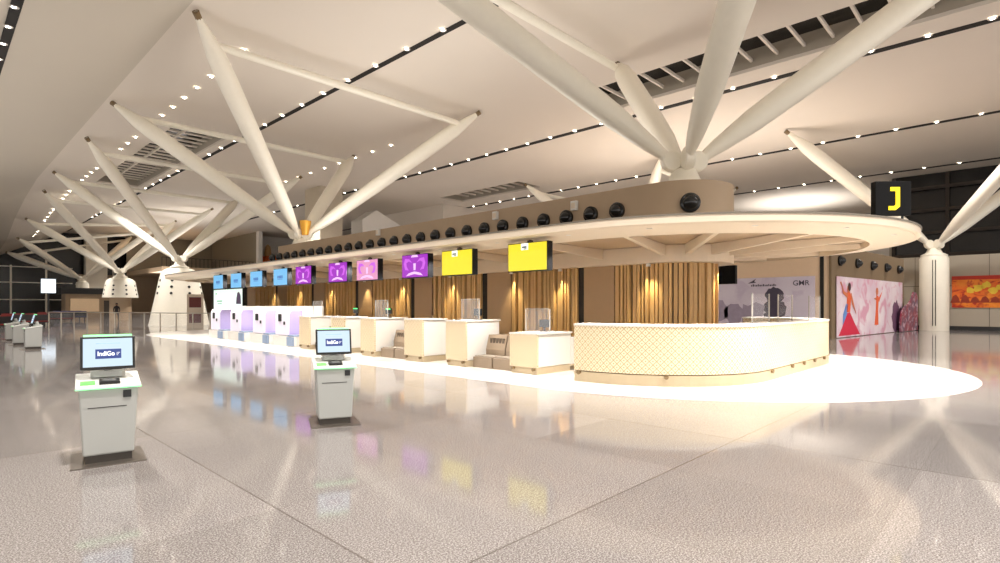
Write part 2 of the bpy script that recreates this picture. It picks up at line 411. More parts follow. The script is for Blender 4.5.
# ------------------------------------------------------------------ steel trees
STR = [(0, .12), (.012, .15), (.05, .21), (.15, .31), (.35, .36), (.6, .385), (.76, .395), (.85, .36), (.94, .2), (.985, .10), (1, .08)]
def tree(x, y, label, base, a=6.4, b=7.1, amber_end=False):
    t = thing('steel_tree_support', label, 'roof support', (x, y, 0), 0, 'branching steel roof supports')
    N = Vector((0, 0, 5.05))
    bw = .68
    q = MB(); q.lathe([(bw, 4.56), (bw, 4.64), (.55, 4.70), (.42, 4.78), (.30, 5.05), (.2, 5.1)], 20); q.build('node', M_strut, t, True)
    tops = {}
    for sx in (-1, 1):
        for sy in (-1, 1):
            T = Vector((sx * b, sy * a, zroof(x + sx * b, y + sy * a) - .14)); d = (T - N).normalized()
            p0 = N + d * .62
            st = MB(); st.spindle(p0, T, STR, 18); st = st.build('strut', M_strut, t, True)
            tops[(sx, sy)] = T
            # pin knuckle: fork plates and round eye
            k = MB(); side = d.cross(Vector((0, 0, 1))).normalized()
            c0 = N + d * .42
            k.spindle(c0 - side * .13, c0 + side * .13, [(0, .24), (.12, .27), (.88, .27), (1, .24)], 18)
            k.spindle(N - Vector((0, 0, .25)), N + d * .85, [(0, .10), (.5, .13), (1, .12)], 10, 1)
            k.build('pin_joint', M_strut, t, True)
            e = MB(); e.spindle(T - d * .75, T, [(0, .13), (.6, .12), (1, .13)], 8); e.build('end_plate', M_bronze, st)
    for sy in (-1, 1):
        A = N.lerp(tops[(-1, sy)], .90); B = N.lerp(tops[(1, sy)], .90)
        q = MB(); q.spindle(A, B, [(0, .07), (.03, .13), (.06, .15), (.5, .165), (.94, .15), (.97, .13), (1, .07)], 12); q.build('tie_rod', M_tie, t, True)
    if base == 'cone':
        q = MB(); q.lathe([(2.15, 0), (2.1, .15), (1.42, 3.6), (1.30, 4.15), (1.05, 4.4), (.6, 4.55)], 28); q.build('pedestal', M_strut, t, True)
        for i in range(8):
            an = 2 * PI * i / 8 + .15
            for z in (2.5, 3.0, 3.5):
                r = 2.1 + (1.42 - 2.1) * (z - .15) / 3.45
                c0 = Vector((r * math.cos(an), r * math.sin(an), z)); n = Vector((math.cos(an), math.sin(an), .2))
                h = MB(); h.spindle(c0 - n * .03, c0 + n * .025, [(0, .10), (1, .10)], 10); h.build('porthole', M_dark, t)
    elif base == 'short':
        q = MB(); q.lathe([(1.62, 2.4), (1.42, 3.6), (1.30, 4.15), (1.05, 4.4), (.6, 4.55)], 28); q.build('pedestal', M_strut, t, True)
        q = MB(); q.lathe([(1.0, 0), (1.0, 2.4)], 16); q.build('shaft', M_beige, t, True)
        for i in range(8):
            an = 2 * PI * i / 8 + .15
            for z in (2.75, 3.2, 3.65):
                r = 1.62 + (1.40 - 1.62) * (z - 2.4) / 1.2
                c0 = Vector((r * math.cos(an), r * math.sin(an), z)); n = Vector((math.cos(an), math.sin(an), .2))
                h = MB(); h.spindle(c0 - n * .03, c0 + n * .025, [(0, .10), (1, .10)], 10); h.build('porthole', M_dark, t)
    elif base == 'post':
        q = MB(); q.lathe([(.74, 0), (.74, 4.4), (.66, 4.56)], 24); q.build('shaft', M_strut, t, True)
        q = MB()
        for an in (PI * 1.0, PI * 1.06): q.box(-.02, .02, -.02, .02, .3, 4.3, Matrix.Translation((  .75 * math.cos(an), .75 * math.sin(an), 0)))
        q.build('groove', M_slot, t)
    if amber_end:
        q = MB(); q.lathe([(.16, 5.25), (.30, 5.9), (.30, 6.0)], 12, cx=.1, cy=-.35); o = q.build('amber_lit_end', mat('amber_light_tint', srgb(226, 168, 60), .35, .3), t, True)  # added cone; its gold colour paints amber light on a strut end
        o['label'] = 'strut end with amber light painted in its colour'
    return t
tree(CX, 6.5, 'ivory branching steel support rising from the rounded end of the island bulkhead', 'none')
tree(CX, 27.9, 'ivory branching steel support rising from the far part of the island bulkhead', 'none', amber_end=True)
tree(14.1, 49, 'ivory branching steel support on the large white cone pedestal with portholes', 'cone')
tree(14.45, 70, 'ivory branching steel support on the smaller white domed pedestal, behind the large cone', 'short')
tree(14.5, 91, 'small farthest ivory branching support before the dark end glazing', 'post')
tree(43, 4.1, 'ivory branching steel support on a round post at the grey panel wall', 'post')
tree(43, 25, 'distant ivory branching support mostly hidden behind the canopy, beyond the long skylight', 'post')

# ------------------------------------------------------------------ island: core, bulkhead, canopy
core = thing('island_core_wall', 'long wood-slatted core with tan bulkhead running through the check-in island', 'core wall', (CX, 0, 0))
def st0(R, y0=Y0, y1=Y1, n=20): return [(x - CX, y) for x, y in stadium(CX, R, y0, y1, n)]
q = MB(); q.prism(st0(.92), 0, 2.58); q.build('backing', M_slatback, core)
q = MB(); q.prism(st0(1.30, 6.6), 2.58, 2.99); q.build('header_beam', M_cream, core)
q = MB(); q.prism(st0(1.30, 6.6, 27.4, 28), 3.16, 4.55); q.build('bulkhead', M_beige, core, True)
def slats(ya, yb):
    q = MB(); y = ya; i = 0
    while y < yb - .05:
        w = (.07, .11, .07, .05)[i % 4]; dp = (.10, .06, .12, .08)[i % 4]
        q.box(-.92 - dp, -.915, y, y + w, .02, 2.58); y += w + (.05, .04, .07)[i % 3]; i += 1
    return q
for k in range(6):
    ys_ = 9.2 + 3.9 * k
    slats(ys_, min(ys_ + 2.55, Y1)).build('slat_panel', M_slat, core)
    if ys_ + 2.6 < Y1:
        q = MB(); q.box(-1.0, -.915, ys_ + 2.58, ys_ + 3.62, .02, 2.58); q.build('plain_panel', M_plain, core)
        q = MB(); q.box(-.96, -.915, ys_ + 3.64, ys_ + 3.88, .02, 2.58); q.build('recess', M_slot, core)
q = MB(); q.box(-1.0, -.915, 8.0, 8.98, .02, 2.58); q.build('plain_panel', M_plain, core)
q = MB(); q.box(-.96, -.915, 9.0, 9.18, .02, 2.58); q.build('recess', M_slot, core)
q = slats(6.72, 7.98)
n = 26
for i in range(n):
    a = PI + PI * (i + .5) / n; dp = (.10, .06, .12, .08)[i % 4]; hw = (.045, .05, .035)[i % 3]
    M = Matrix.Translation((0, 6.7, 0)) @ Matrix.Rotation(a, 4, 'Z')
    q.box(.915, .92 + dp, -hw, hw, .02, 2.58, M)
q.build('slat_panel', M_slat, core)
# wall washer fittings
WASH = [6.9, 9.7, 11.6, 14.5, 17.4, 19.9, 22.8, 25.8, 28.6]
for y in WASH:
    q = MB(); q.lathe([(.05, 2.575), (.06, 2.50), (.04, 2.50)], 10, cx=-1.16, cy=y); q.build('wall_washer', M_white, core)

can = thing('island_canopy', 'cream stadium-shaped ring canopy cantilevered round the island core', 'canopy', (CX, 0, 0))
def loft(prof, n=40):
    q = MB(); m = None; R = []
    for r, z in prof:
        # constant centre points, growing radius
        R.append([(x, y, z) for x, y in st0(r, n=n)])
    R.append(R[0])
    N_ = len(R[0]); vs = [p for r in R[:-1] for p in r]; K = len(R) - 1; fs = []
    for k in range(K):
        for i in range(N_):
            j = (i + 1) % N_
            fs.append((k * N_ + i, k * N_ + j, ((k + 1) % K) * N_ + j, ((k + 1) % K) * N_ + i))
    q.add(vs, fs); return q
loft([(5.15, 3.10), (5.15, 2.97), (5.06, 2.97), (5.06, 3.10)]).build('fascia', M_cream, can, True)
loft([(5.17, 3.13), (5.17, 3.10), (1.33, 3.10), (1.33, 3.15)]).build('top_edge', mat('grey_edge', srgb(120, 112, 100), .5), can)
loft([(5.055, 2.965), (4.25, 2.875), (4.25, 3.02), (5.055, 3.09)]).build('soffit', M_cream, can, True)
loft([(4.245, 3.02), (1.31, 3.0), (1.31, 3.095), (4.245, 3.095)]).build('ceiling_panel', M_beige, can)
def bracket(c0, d):
    q = MB(); s = Vector((-d.y, d.x, 0)) * .05
    a, b_ = c0 + d * 1.305, c0 + d * 4.24
    vs = []
    for P, zl in ((a, 2.74), (b_, 2.90)):
        for z in (zl, 3.0):
            vs += [tuple(P - s + Vector((0, 0, z))), tuple(P + s + Vector((0, 0, z)))]
    q.add(vs, [(0, 1, 3, 2), (4, 6, 7, 5), (0, 4, 5, 1), (2, 3, 7, 6), (0, 2, 6, 4), (1, 5, 7, 3)])
    q.build('bracket', M_cream, can)
for k in range(9):
    for sx in (-1, 1): bracket(Vector((0, 8.2 + 2.9 * k, 0)), Vector((sx, 0, 0)))
for a in (192, 216, 243, 270, 297, 324, 348): bracket(Vector((0, Y0, 0)), Vector((math.cos(math.radians(a)), math.sin(math.radians(a)), 0)))
# round fittings in the soffit
RING = [(-4.78, 6.7 + 2.0 * k) for k in range(13)] + [(4.78 * math.cos(math.radians(a)), Y0 + 4.78 * math.sin(math.radians(a))) for a in (200, 222, 244, 266, 288, 310, 332, 354)]
for x, y in RING:
    q = MB(); q.lathe([(.05, 2.97), (.06, 2.93), (.04, 2.93)], 10, cx=x, cy=y); q.build('soffit_lamp', M_white, can)

# black air nozzles
nz = thing('air_vent_nozzle', 'x', 'air nozzle')
M_ring = mat('nozzle_ring', (.005, .005, .006), .25)
q = MB(); q.spindle((0, 0, 0), (-.10, 0, 0), [(0, .215), (.8, .215), (1, .19)], 24); q.build('ring', M_ring, nz, True)
q = MB(); q.spindle((-.06, 0, 0), (-.24, 0, 0), [(0, .17), (.35, .165), (.7, .12), (.9, .07), (1, .03)], 20); q.build('ball', mat('nozzle_ball', (.006, .006, .007), .15), nz, True)
KN = [o for o in bpy.data.objects if o.parent == nz]
lab = 'round black air nozzle in the long straight row on the tan island bulkhead'
nz.location = (CX - 1.305, 7.7, 3.98); tag(nz, lab, 'air nozzle', 'air nozzles along the island bulkhead')
def nozzle(loc, rz, label, group, s=1):
    r = nz.copy(); C.objects.link(r); r.location = loc; r.rotation_euler = (0, 0, rz); r['label'] = label; r.scale = (s, s, s)
    if group: r['group'] = group
    elif 'group' in r: del r['group']
    for ch in KN: k = ch.copy(); C.objects.link(k); k.parent = r
for i in range(1, 26): nozzle((CX - 1.305, 7.7 + .82 * i, 3.98), 0, lab, 'air nozzles along the island bulkhead')
a = math.radians(215)
nozzle((CX + 1.30 * math.cos(a), 6.6 + 1.30 * math.sin(a), 3.98), a - PI, 'larger single round black air nozzle on the curved bulkhead end', None, 1.1)
for i in range(5):
    t_ = .08 + .205 * i
    x = 28.7 + (40.4 - 28.7) * t_; y = 6.43 - 1.14 * t_ - .01
    nozzle((x, y, 3.62), PI / 2 - .097, 'round dark air nozzle on the olive end face above the dancer poster', 'air nozzles above the dancer poster', 1.15)
# small white boxes on the bulkhead
for (x, y, z, l) in ((CX - 1.36, 9.05, 4.15, 'small white box on the bulkhead above the nozzles, nearest the curved end'),
                     (CX - 1.36, 12.1, 4.22, 'small tall white box on the bulkhead above the nozzles, second from the curved end'),
                     (CX - 1.36, 18.6, 4.3, 'tiny white box on the far bulkhead above the purple screens')):
    b = thing('white_wall_mount_box', l, 'wall box', (x, y, z)); q = MB(); q.box(-.05, .05, -.1, .1, 0, .26); q.build('housing', M_white, b, bevel=.01)
    q = MB(); q.box(-.07, -.05, -.06, .06, .05, .2); q.build('cover', M_cream, b)
b = thing('white_wall_mount_box', 'stepped white box at the top corner of the curved bulkhead end', 'wall box', (CX + 1.22, 5.98, 4.1), math.radians(-25))
q = MB(); q.box(0, .22, -.1, .12, .1, .42); q.build('housing', M_white, b); q = MB(); q.box(.04, .26, -.14, .02, -.08, .1); q.build('cover', M_cream, b)

# ------------------------------------------------------------------ hanging monitors
def logo_yellow(t):
    q = MB(); q.box(-.16, .04, -.078, -.074, .46, .60); q.build('logo_panel', mat('logo_white', (.85, .88, .85), .5, emit=.9), t)
    q = MB(); q.box(-.14, .0, -.081, -.078, .50, .54); q.box(-.09, .0, -.081, -.078, .47, .49); q.build('logo_bar', mat('logo_grey', (.16, .2, .2), .5, emit=.2), t)
def logo_purple(t):
    m = glow('logo_pink', srgb(245, 200, 250), 1.0); RX = Matrix.Translation((0, -.074, 0)) @ Matrix.Rotation(PI / 2, 4, 'X')
    def piece(name, poly, mm=m, th=.004): q = MB(); q.prism(poly, 0, th, RX); q.build(name, mm, t)
    piece('emblem_cap', [(-.14, .54), (.16, .54), (.12, .60), (-.10, .60)])
    piece('emblem_figure', [(-.03, .2), (.05, .2), (.06, .38), (-.04, .38)])
    piece('emblem_base', [(-.36, .05), (-.2, .07), (0, .10), (.2, .07), (.36, .05), (.26, .12), (.12, .15), (0, .165), (-.12, .15), (-.26, .12)])
    for sx in (-1, 1): piece('emblem_wing', [(sx * .10, .40), (sx * .22, .50), (sx * .40, .52), (sx * .46, .38), (sx * .40, .22), (sx * .24, .20), (sx * .33, .30), (sx * .35, .40), (sx * .24, .44)], glow('logo_violet', srgb(206, 90, 226), 1.0), .003)
def logo_blue(t):
    q = MB()
    for i in range(4): q.box(-.2 + i * .11, -.13 + i * .11, -.079, -.075, .26, .36)
    q.box(-.2, .2, -.079, -.075, .22, .235)
    q.build('lettering', glow('logo_navy', srgb(40, 90, 170), 1.0), t)
def monitor(x, y, rz, label, scr, logo, group):
    t = thing('hanging_monitor', label, 'screen', (x, y, 2.24), rz, group)
    q = MB(); q.box(-.56, .56, -.06, .11, 0, .62); q.build('casing', mat('casing_black', (.004, .004, .005), .5, spec=.2), t, bevel=.01)
    if scr:
        q = MB(); q.box(-.535, .535, -.073, -.058, .02, .60); q.build('screen', scr, t)
        if logo: logo(t)
    q = MB(); q.box(-.05, .05, .0, .08, .615, .67); q.tube((0, .04, .6), (0, .04, .685), .03, 8); q.build('bracket', mat('bracket_brown', srgb(70, 50, 40), .5), t)
    return t
S_y = glow('screen_yellow', srgb(250, 226, 20), 1.0, var=.03)
S_p = glow('screen_purple', srgb(158, 10, 188), 1.0, var=.12, scale=5)
S_pk = glow('screen_pink', srgb(226, 150, 190), 1.0, var=.2, scale=5)
S_b = glow('screen_blue', srgb(120, 190, 236), 1.0, var=.06)
mons = [(7.7, S_y, logo_yellow, 'yellow hanging screen nearest the round counter'), (9.95, S_y, logo_yellow, 'yellow hanging screen next to the purple screens'),
        (11.6, S_p, logo_purple, 'bright purple hanging screen beside the yellow screens'), (13.85, S_pk, logo_purple, 'pinkish hanging screen between two purple screens'),
        (15.5, S_p, logo_purple, 'purple hanging screen just beyond the pinkish one'), (17.75, S_p, logo_purple, 'purple hanging screen next to the blue screens'),
        (19.5, S_b, logo_blue, 'pale blue hanging screen next to the last purple screen'), (21.6, S_b, logo_blue, 'second pale blue hanging screen after the purple ones'),
        (23.6, S_b, logo_blue, 'third pale blue hanging screen, above the large white display'), (25.6, S_b, logo_blue, 'farthest pale blue hanging screen under the canopy end')]
for y, s_, lg, l in mons: monitor(8.95, y, -PI / 2, l, s_, lg, 'screens hanging under the canopy')
monitor(18.75, 7.55, PI / 2, 'black back of a hanging screen beyond the curved core, before the lilac poster', mat('screen_off', (.02, .02, .03), .2), None, None)

# ------------------------------------------------------------------ round counter
def counter_path(inset, n=14):
    x0, x1, yn, r = 9.0 + inset, 18.6 - inset, 3.72 + inset, 2.6 - inset
    p = [(x0, 6.55), (x0, yn + r)]
    for i in range(1, n + 1): a = PI + PI / 2 * i / n; p.append((x0 + r + r * math.cos(a), yn + r + r * math.sin(a)))
    k = 10
    for i in range(1, k): p.append((x0 + r + (x1 - x0 - 2 * r) * i / k, yn))
    for i in range(0, n + 1): a = 1.5 * PI + PI / 2 * i / n; p.append((x1 - r + r * math.cos(a), yn + r + r * math.sin(a)))
    p.append((x1, 6.55)); return p
def ushape(i0, i1, z0, z1):
    a, b = counter_path(i0), counter_path(i1); n = len(a); q = MB()
    vs = [(x, y, z0) for x, y in a] + [(x, y, z1) for x, y in a] + [(x, y, z0) for x, y in b] + [(x, y, z1) for x, y in b]; fs = []
    for i in range(n - 1):
        fs += [(i, i + 1, n + i + 1, n + i), (2 * n + i + 1, 2 * n + i, 3 * n + i, 3 * n + i + 1), (n + i, n + i + 1, 3 * n + i + 1, 3 * n + i), (i + 1, i, 2 * n + i, 2 * n + i + 1)]
    fs += [(0, n, 3 * n, 2 * n), (n - 1, 3 * n - 1, 4 * n - 1, 2 * n - 1)]
    q.add(vs, fs); return q
ct = thing('round_counter', 'long white lattice-fronted counter with rounded corners under the canopy end', 'counter')
o = ushape(0, .5, .225, 1.11).build('front_panel', M_lattice, ct)
pa = counter_path(0); L = [0]
for i in range(1, len(pa)): L.append(L[-1] + math.dist(pa[i], pa[i - 1]))
def cuv(co):
    j = min(range(len(pa)), key=lambda i: (pa[i][0] - co.x) ** 2 + (pa[i][1] - co.y) ** 2); return (L[j], co.z)
uv_by(o, cuv)
ushape(-.02, .6, 1.11, 1.15).build('worktop', M_white, ct)
ushape(.04, .5, .205, .225).build('shadow_gap', M_bronze, ct)
ushape(.0, .5, .0, .205).build('plinth', M_plinth, ct)
p3 = counter_path(.02)
for j in (0, 6, 15, 18, 20, 22, 24, 28):
    if j + 1 >= len(p3): continue
    a_, b_ = Vector((*p3[j], 0)), Vector((*p3[j + 1], 0)); d = (b_ - a_).normalized(); nrm = Vector((d.y, -d.x, 0)); c0 = (a_ + b_) / 2
    if j == 0: c0 = Vector((p3[0][0], 6.42, 0))
    q = MB(); q.spindle(c0 + Vector((0, 0, .19)), c0 + nrm * .07 + Vector((0, 0, .185)), [(0, .035), (1, .045)], 10); q.build('foot_light', M_bronze, ct)
for (x, y) in ((12.0, 3.98), (13.6, 3.98), (16.0, 3.98)):
    q = MB(); q.box(x - .5, x + .5, y - .008, y + .008, 1.15, 1.75); q.build('acrylic_screen', M_glass, ct)
    q = MB(); q.box(x - .51, x - .495, y - .012, y + .012, 1.15, 1.76); q.box(x + .495, x + .51, y - .012, y + .012, 1.15, 1.76); q.build('screen_edge', mat('acrylic_edge', (.45, .42, .38), .3), ct)

# ------------------------------------------------------------------ check-in desks
def desk(y0, y1, h, depth, label, shelf=False):
    x0 = 9.12
    t = thing('check_in_desk', label, 'check-in desk', (x0, y0, 0), 0, 'check-in desks along the island')
    w = y1 - y0
    q = MB(); q.box(0, .05, 0, w, .16, h); o = q.build('front_panel', M_lattice, t); uv_by(o, lambda co: (co.y, co.z))
    q = MB(); q.box(.052, depth, .02, w - .02, .16, h - .04); q.build('cabinet', M_white, t, bevel=.01)
    q = MB(); q.box(-.01, depth + .02, -.01, w + .01, h - .035, h); q.build('worktop', M_white, t)
    if shelf:
        q = MB(); q.box(depth + .03, depth + .55, .02, w - .02, .16, h - .16); q.build('return_shelf', M_white, t)
    q = MB(); q.box(.03, depth - .02, .03, w - .03, 0, .158); q.build('plinth', M_plinth, t)
    for yy in (.1, w - .1):
        q = MB(); q.spindle((.03, yy, .12), (-.03, yy, .115), [(0, .03), (1, .038)], 8); q.build('foot_light', M_bronze, t)
    if depth > .9:
        q = MB(); q.box(.5, .51, .05, w - .05, h, h + .52); q.build('acrylic_screen', M_glass, t)
        q = MB(); q.box(.495, .515, .04, .055, h, h + .53); q.box(.495, .515, w - .055, w - .04, h, h + .53); q.box(.495, .515, .04, w - .04, h + .52, h + .53); q.build('screen_edge', mat('acrylic_edge', (.45, .42, .38), .3), t)
    return t
def conveyor(y0, y1, label):
    t = thing('baggage_conveyor', label, 'baggage conveyor', (9.3, y0, 0), 0, 'baggage conveyors between desks'); w = y1 - y0
    for s, (a, b) in enumerate(((.03, w / 2 - .02), (w / 2 + .02, w - .03))):
        q = MB(); q.box(0, .42, a, b, 0, .26); q.build('scale_base', M_taupe, t, bevel=.01)
        q = MB(); q.box(.03, .42, a + .04, b - .04, .26, .29); q.build('belt', mat('belt_grey', srgb(150, 138, 124), .6), t)
        q = MB(); q.add([(.45, a, 0), (1.35, a, 0), (1.35, a, .78), (.55, a, .78), (.45, a, .42), (.45, b, 0), (1.35, b, 0), (1.35, b, .78), (.55, b, .78), (.45, b, .42)],
                        [(0, 1, 2, 3, 4), (9, 8, 7, 6, 5), (0, 5, 6, 1), (1, 6, 7, 2), (2, 7, 8, 3), (3, 8, 9, 4), (4, 9, 5, 0)]); q.build('tunnel_housing', M_taupe, t)
        q = MB()
        for i in range(5): q.box(.49, .525, a + .06 + i * (b - a - .12) / 5, a + .06 + (i + .6) * (b - a - .12) / 5, .58, .70)
        q.build('indicator_panel', mat('dark_taupe', srgb(94, 82, 70), .4, .3), t)
    return t
near = ['low white desk beside the round counter', 'white desk with bright side panel between the first and second conveyors', 'white desk partly behind the second self-service kiosk']
far_ = ['taller white desk beyond the nearest conveyor', 'white desk with overhanging panel beyond the second conveyor', 'cream-fronted white desk next to the lilac bag drop machines']
cv_ = ['grey baggage conveyor between the low desk and the taller desk', 'grey baggage conveyor under the pinkish screen', 'grey baggage conveyor farthest from the round counter']
for k in range(3):
    o = 3.95 * k
    desk(7.62 + o, 8.42 + o, .91 if k == 0 else 1.16, 1.25 if k == 0 else .85, near[k], shelf=(k == 0))
    conveyor(8.46 + o, 9.84 + o, cv_[k])
    desk(9.88 + o, 10.62 + o, 1.15, 1.2, far_[k])
M_led = mat('green_led', srgb(70, 220, 110), .4, emit=1.0)
for (y, l) in ((14.15, 'small dark desk device with green light on the desk under the pinkish screen'), (16.0, 'small dark desk device with green light on the desk behind the second kiosk'), (10.2, 'small dark desk device on the taller desk beyond the nearest conveyor'), (8.0, 'small dark desk device on the low desk beside the round counter')):
    z = .912 if y < 8.4 else (1.162 if 15 < y else 1.152)
    t = thing('desk_scanner', l, 'desk device', (9.85, y, z)); q = MB(); q.box(-.06, .06, -.1, .1, 0, .02); q.tube((0, 0, .0), (0, 0, .12), .02, 8); q.build('stand', M_dark, t)
    q = MB(); q.box(-.03, .02, -.14, .14, .1, .28); q.build('head', M_dark, t, bevel=.01)
    if y > 12: q = MB(); q.box(-.036, -.03, -.12, .12, .24, .27); q.build('status_light', M_led, t)

# bag drop machines
bd = None
for i, (y, l) in enumerate(((19.1, 'lilac bag drop machine nearest the cream desk'), (21.2, 'lilac bag drop machine second from the cream desk'), (23.6, 'lilac bag drop machine third from the cream desk'), (26.0, 'lilac bag drop machine farthest from the cream desk'))):
    if bd is None:
        bd = thing('bag_drop_machine', l, 'bag drop machine', (9.25, y, 0), 0, 'bag drop machines')
        q = MB(); q.cbox(0, .8, 0, 1.9, 0, .38, .05); q.build('base', M_white, bd)
        q = MB(); q.add([(.05, .62, .40), (.6, .62, .40), (.6, .62, 1.36), (.13, .62, 1.36), (.05, .62, 1.2), (.05, 1.75, .40), (.6, 1.75, .40), (.6, 1.75, 1.36), (.13, 1.75, 1.36), (.05, 1.75, 1.2)],
                        [(0, 1, 2, 3, 4), (9, 8, 7, 6, 5), (0, 5, 6, 1), (1, 6, 7, 2), (2, 7, 8, 3), (3, 8, 9, 4), (4, 9, 5, 0)]); q.build('housing', M_lilac, bd, bevel=.03)
        q = MB(); q.add([(.08, .612, .44), (.58, .612, .44), (.58, .612, 1.32), (.15, .612, 1.32), (.08, .612, 1.18)], [(0, 1, 2, 3, 4)]); q.build('side_panel', M_violet, bd)
        q = MB(); q.box(.03, .07, 1.2, 1.45, .92, 1.2); q.build('screen', M_dark, bd)
        q = MB(); q.box(.03, .07, .9, 1.02, .80, .92); q.build('card_reader', M_dark, bd)
        q = MB(); q.box(-.02, .5, .08, .56, .385, .43); q.build('belt', mat('belt_blue', srgb(150, 168, 196), .4, .2), bd)
        q = MB(); q.box(-.06, -.005, .08, .56, .04, .36); q.build('belt_front', mat('belt_blue', srgb(150, 168, 196), .4, .2), bd)
    else: dup(bd, (9.25, y, 0), 0, l)
pt = MB(); pt.box(10.25, 10.32, 19.0, 27.0, 0, 1.5); tag(pt.build('low_partition', M_white), 'white waist-high partition behind the lilac bag drop machines', 'partition')
lw = thing('led_display', 'large pale green and white standing display behind the bag drop machines', 'display', (10.6, 29.2, 0), -PI / 2)
q = MB(); q.box(-1.95, 1.95, -.02, .14, 0, 2.42); q.build('casing', M_dark, lw)
def led_mat():
    m = bpy.data.materials.new('led_picture'); m.use_nodes = True; nt = m.node_tree; b = nt.nodes['Principled BSDF']
    tc = nn(nt, 'ShaderNodeTexCoord'); s = nn(nt, 'ShaderNodeSeparateXYZ'); nt.links.new(tc.outputs['Generated'], s.inputs[0])
    noi = nn(nt, 'ShaderNodeTexNoise'); noi.inputs['Scale'].default_value = 3; nt.links.new(tc.outputs['Generated'], noi.inputs[0])
    cc = mixc(nt, s.outputs[2], srgb(240, 244, 252), srgb(226, 250, 230)); cc = mixc(nt, mth(nt, 'MULTIPLY', noi.outputs[0], .3), cc, srgb(250, 250, 255))
    nt.links.new(cc, b.inputs['Base Color']); nt.links.new(cc, b.inputs['Emission Color']); b.inputs['Emission Strength'].default_value = 1.0; nt.links.remove(b.inputs['Base Color'].links[0]); b.inputs['Base Color'].default_value = (.1, .1, .1, 1)
    return m
q = MB(); q.box(-1.88, 1.88, -.03, -.02, .1, 2.34); q.build('screen', led_mat(), lw)
q = MB(); q.lathe([(.0, 0), (.2, .0), (.26, .3), (.2, .42), (.05, .46)], 12, cx=1.45, cy=0, cap=False)
q2 = MB(); q2.prism([(1.15, 1.6), (1.75, 1.6), (1.7, 2.0), (1.5, 2.2), (1.3, 2.15), (1.2, 1.9)], 0, .004, Matrix.Translation((0, -.032, 0)) @ Matrix.Rotation(PI / 2, 4, 'X')); q2.build('printed_figure', mat('print_dark', srgb(84, 70, 96), .5, emit=.3), lw)
q = MB(); q.box(-1.4, -.7, -.036, -.031, 1.72, 1.78); q.box(-1.3, -.75, -.036, -.031, 1.60, 1.64); q.box(-1.6, -1.45, -.036, -.031, 2.1, 2.18); q.build('printed_lines', mat('print_green', srgb(120, 170, 140), .5, emit=.4), lw)

# ------------------------------------------------------------------ J sign
js = thing('letter_sign', 'black box sign with a yellow letter J on the canopy end', 'sign', (14.63, 2.13, 3.14), -math.radians(46.3))
q = MB(); q.box(-.39, .39, -.06, .10, .34, 1.08); q.build('box', mat('casing_black', (.004, .004, .005), .5, spec=.2), js, bevel=.01)
J = [(-.13, .36), (.02, .36), (.115, .44), (.115, .86), (-.09, .86), (-.09, .775), (.025, .775), (.025, .475), (-.01, .445), (-.13, .445)]
q = MB(); q.prism(J, 0, .012, Matrix.Translation((.02, -.06, .09)) @ Matrix.Rotation(PI / 2, 4, 'X')); q.build('letter', mat('sign_yellow', srgb(255, 224, 20), .4, emit=1.0), js)
for x in (-.25, .25):
    q = MB(); q.tube((x, .02, 0), (x, .02, .34), .025, 8); q.build('post', M_dark, js)

# ------------------------------------------------------------------ self service kiosks
M_scr = glow('kiosk_screen', srgb(206, 228, 244), 1.0, var=.03)
M_navy = glow('kiosk_navy', srgb(30, 62, 140), 1.0, var=0)
M_wht = mat('print_white', (.9, .92, .95), .4, emit=.8, var=0)
ks = thing('self_service_kiosk', 'white self-service kiosk with lit screen standing far from the desks in open floor', 'kiosk', (1.25, 6.55, 0), -math.radians(9), 'self-service check-in kiosks')
q = MB(); q.box(-.36, .36, -.34, .32, 0, .012); q.build('base_plate', M_steel, ks)
q = MB(); q.box(-.225, .225, -.2, .2, .012, .085); q.build('plinth', mat('kiosk_plinth', srgb(70, 64, 58), .5), ks)
q = MB(); q.add([(-.245, -.22, .085), (.245, -.22, .085), (.245, .22, .085), (-.245, .22, .085), (-.285, -.235, .71), (.285, -.235, .71), (.285, .23, .79), (-.285, .23, .79)],
                [(3, 2, 1, 0), (4, 5, 6, 7), (0, 1, 5, 4), (2, 3, 7, 6), (1, 2, 6, 5), (3, 0, 4, 7)]); q.build('body', M_kiosk, ks, bevel=.015)
q = MB(); q.add([(-.315, -.25, .712), (.315, -.25, .712), (.315, .245, .797), (-.315, .245, .797), (-.315, -.25, .74), (.315, -.25, .74), (.315, .245, .825), (-.315, .245, .825)],
                [(3, 2, 1, 0), (4, 5, 6, 7), (0, 1, 5, 4), (2, 3, 7, 6), (1, 2, 6, 5), (3, 0, 4, 7)]); top = q.build('worktop', mat('kiosk_top', srgb(244, 246, 240), .3, var=.01), ks, bevel=.01)
q = MB(); q.box(-.315, .315, -.257, -.251, .715, .725); q.build('light_strip', M_greenlight, top)
T = Matrix.Translation((0, 0, .783)) @ Matrix.Rotation(math.atan2(.085, .55), 4, 'X')
q = MB(); q.box(-.09, .11, -.20, -.06, -.01, .022, T); q.build('passport_reader', M_dark, ks, bevel=.004)
q = MB(); q.box(-.055, .075, -.17, -.09, .022, .025, T); q.build('reader_window', mat('reader_glass', srgb(120, 122, 122), .15), ks)
q = MB(); q.box(-.27, -.13, -.19, -.09, -.01, .012, T); q.build('scanner', mat('scanner_green', srgb(120, 200, 110), .4, emit=.5), ks)
q = MB(); q.box(.135, .215, -.243, -.226, .62, .69); q.build('card_slot', M_dark, ks)
q = MB(); q.box(-.20, .17, -.2345, -.22, .535, .542); q.build('receipt_slot', M_slot, ks)
q = MB(); q.cbox(-.17, .17, .02, .22, .80, .86, .03); q.tube((0, .12, .85), (0, .09, .96), .05, 12); q.build('screen_stand', M_kiosk, ks, True)
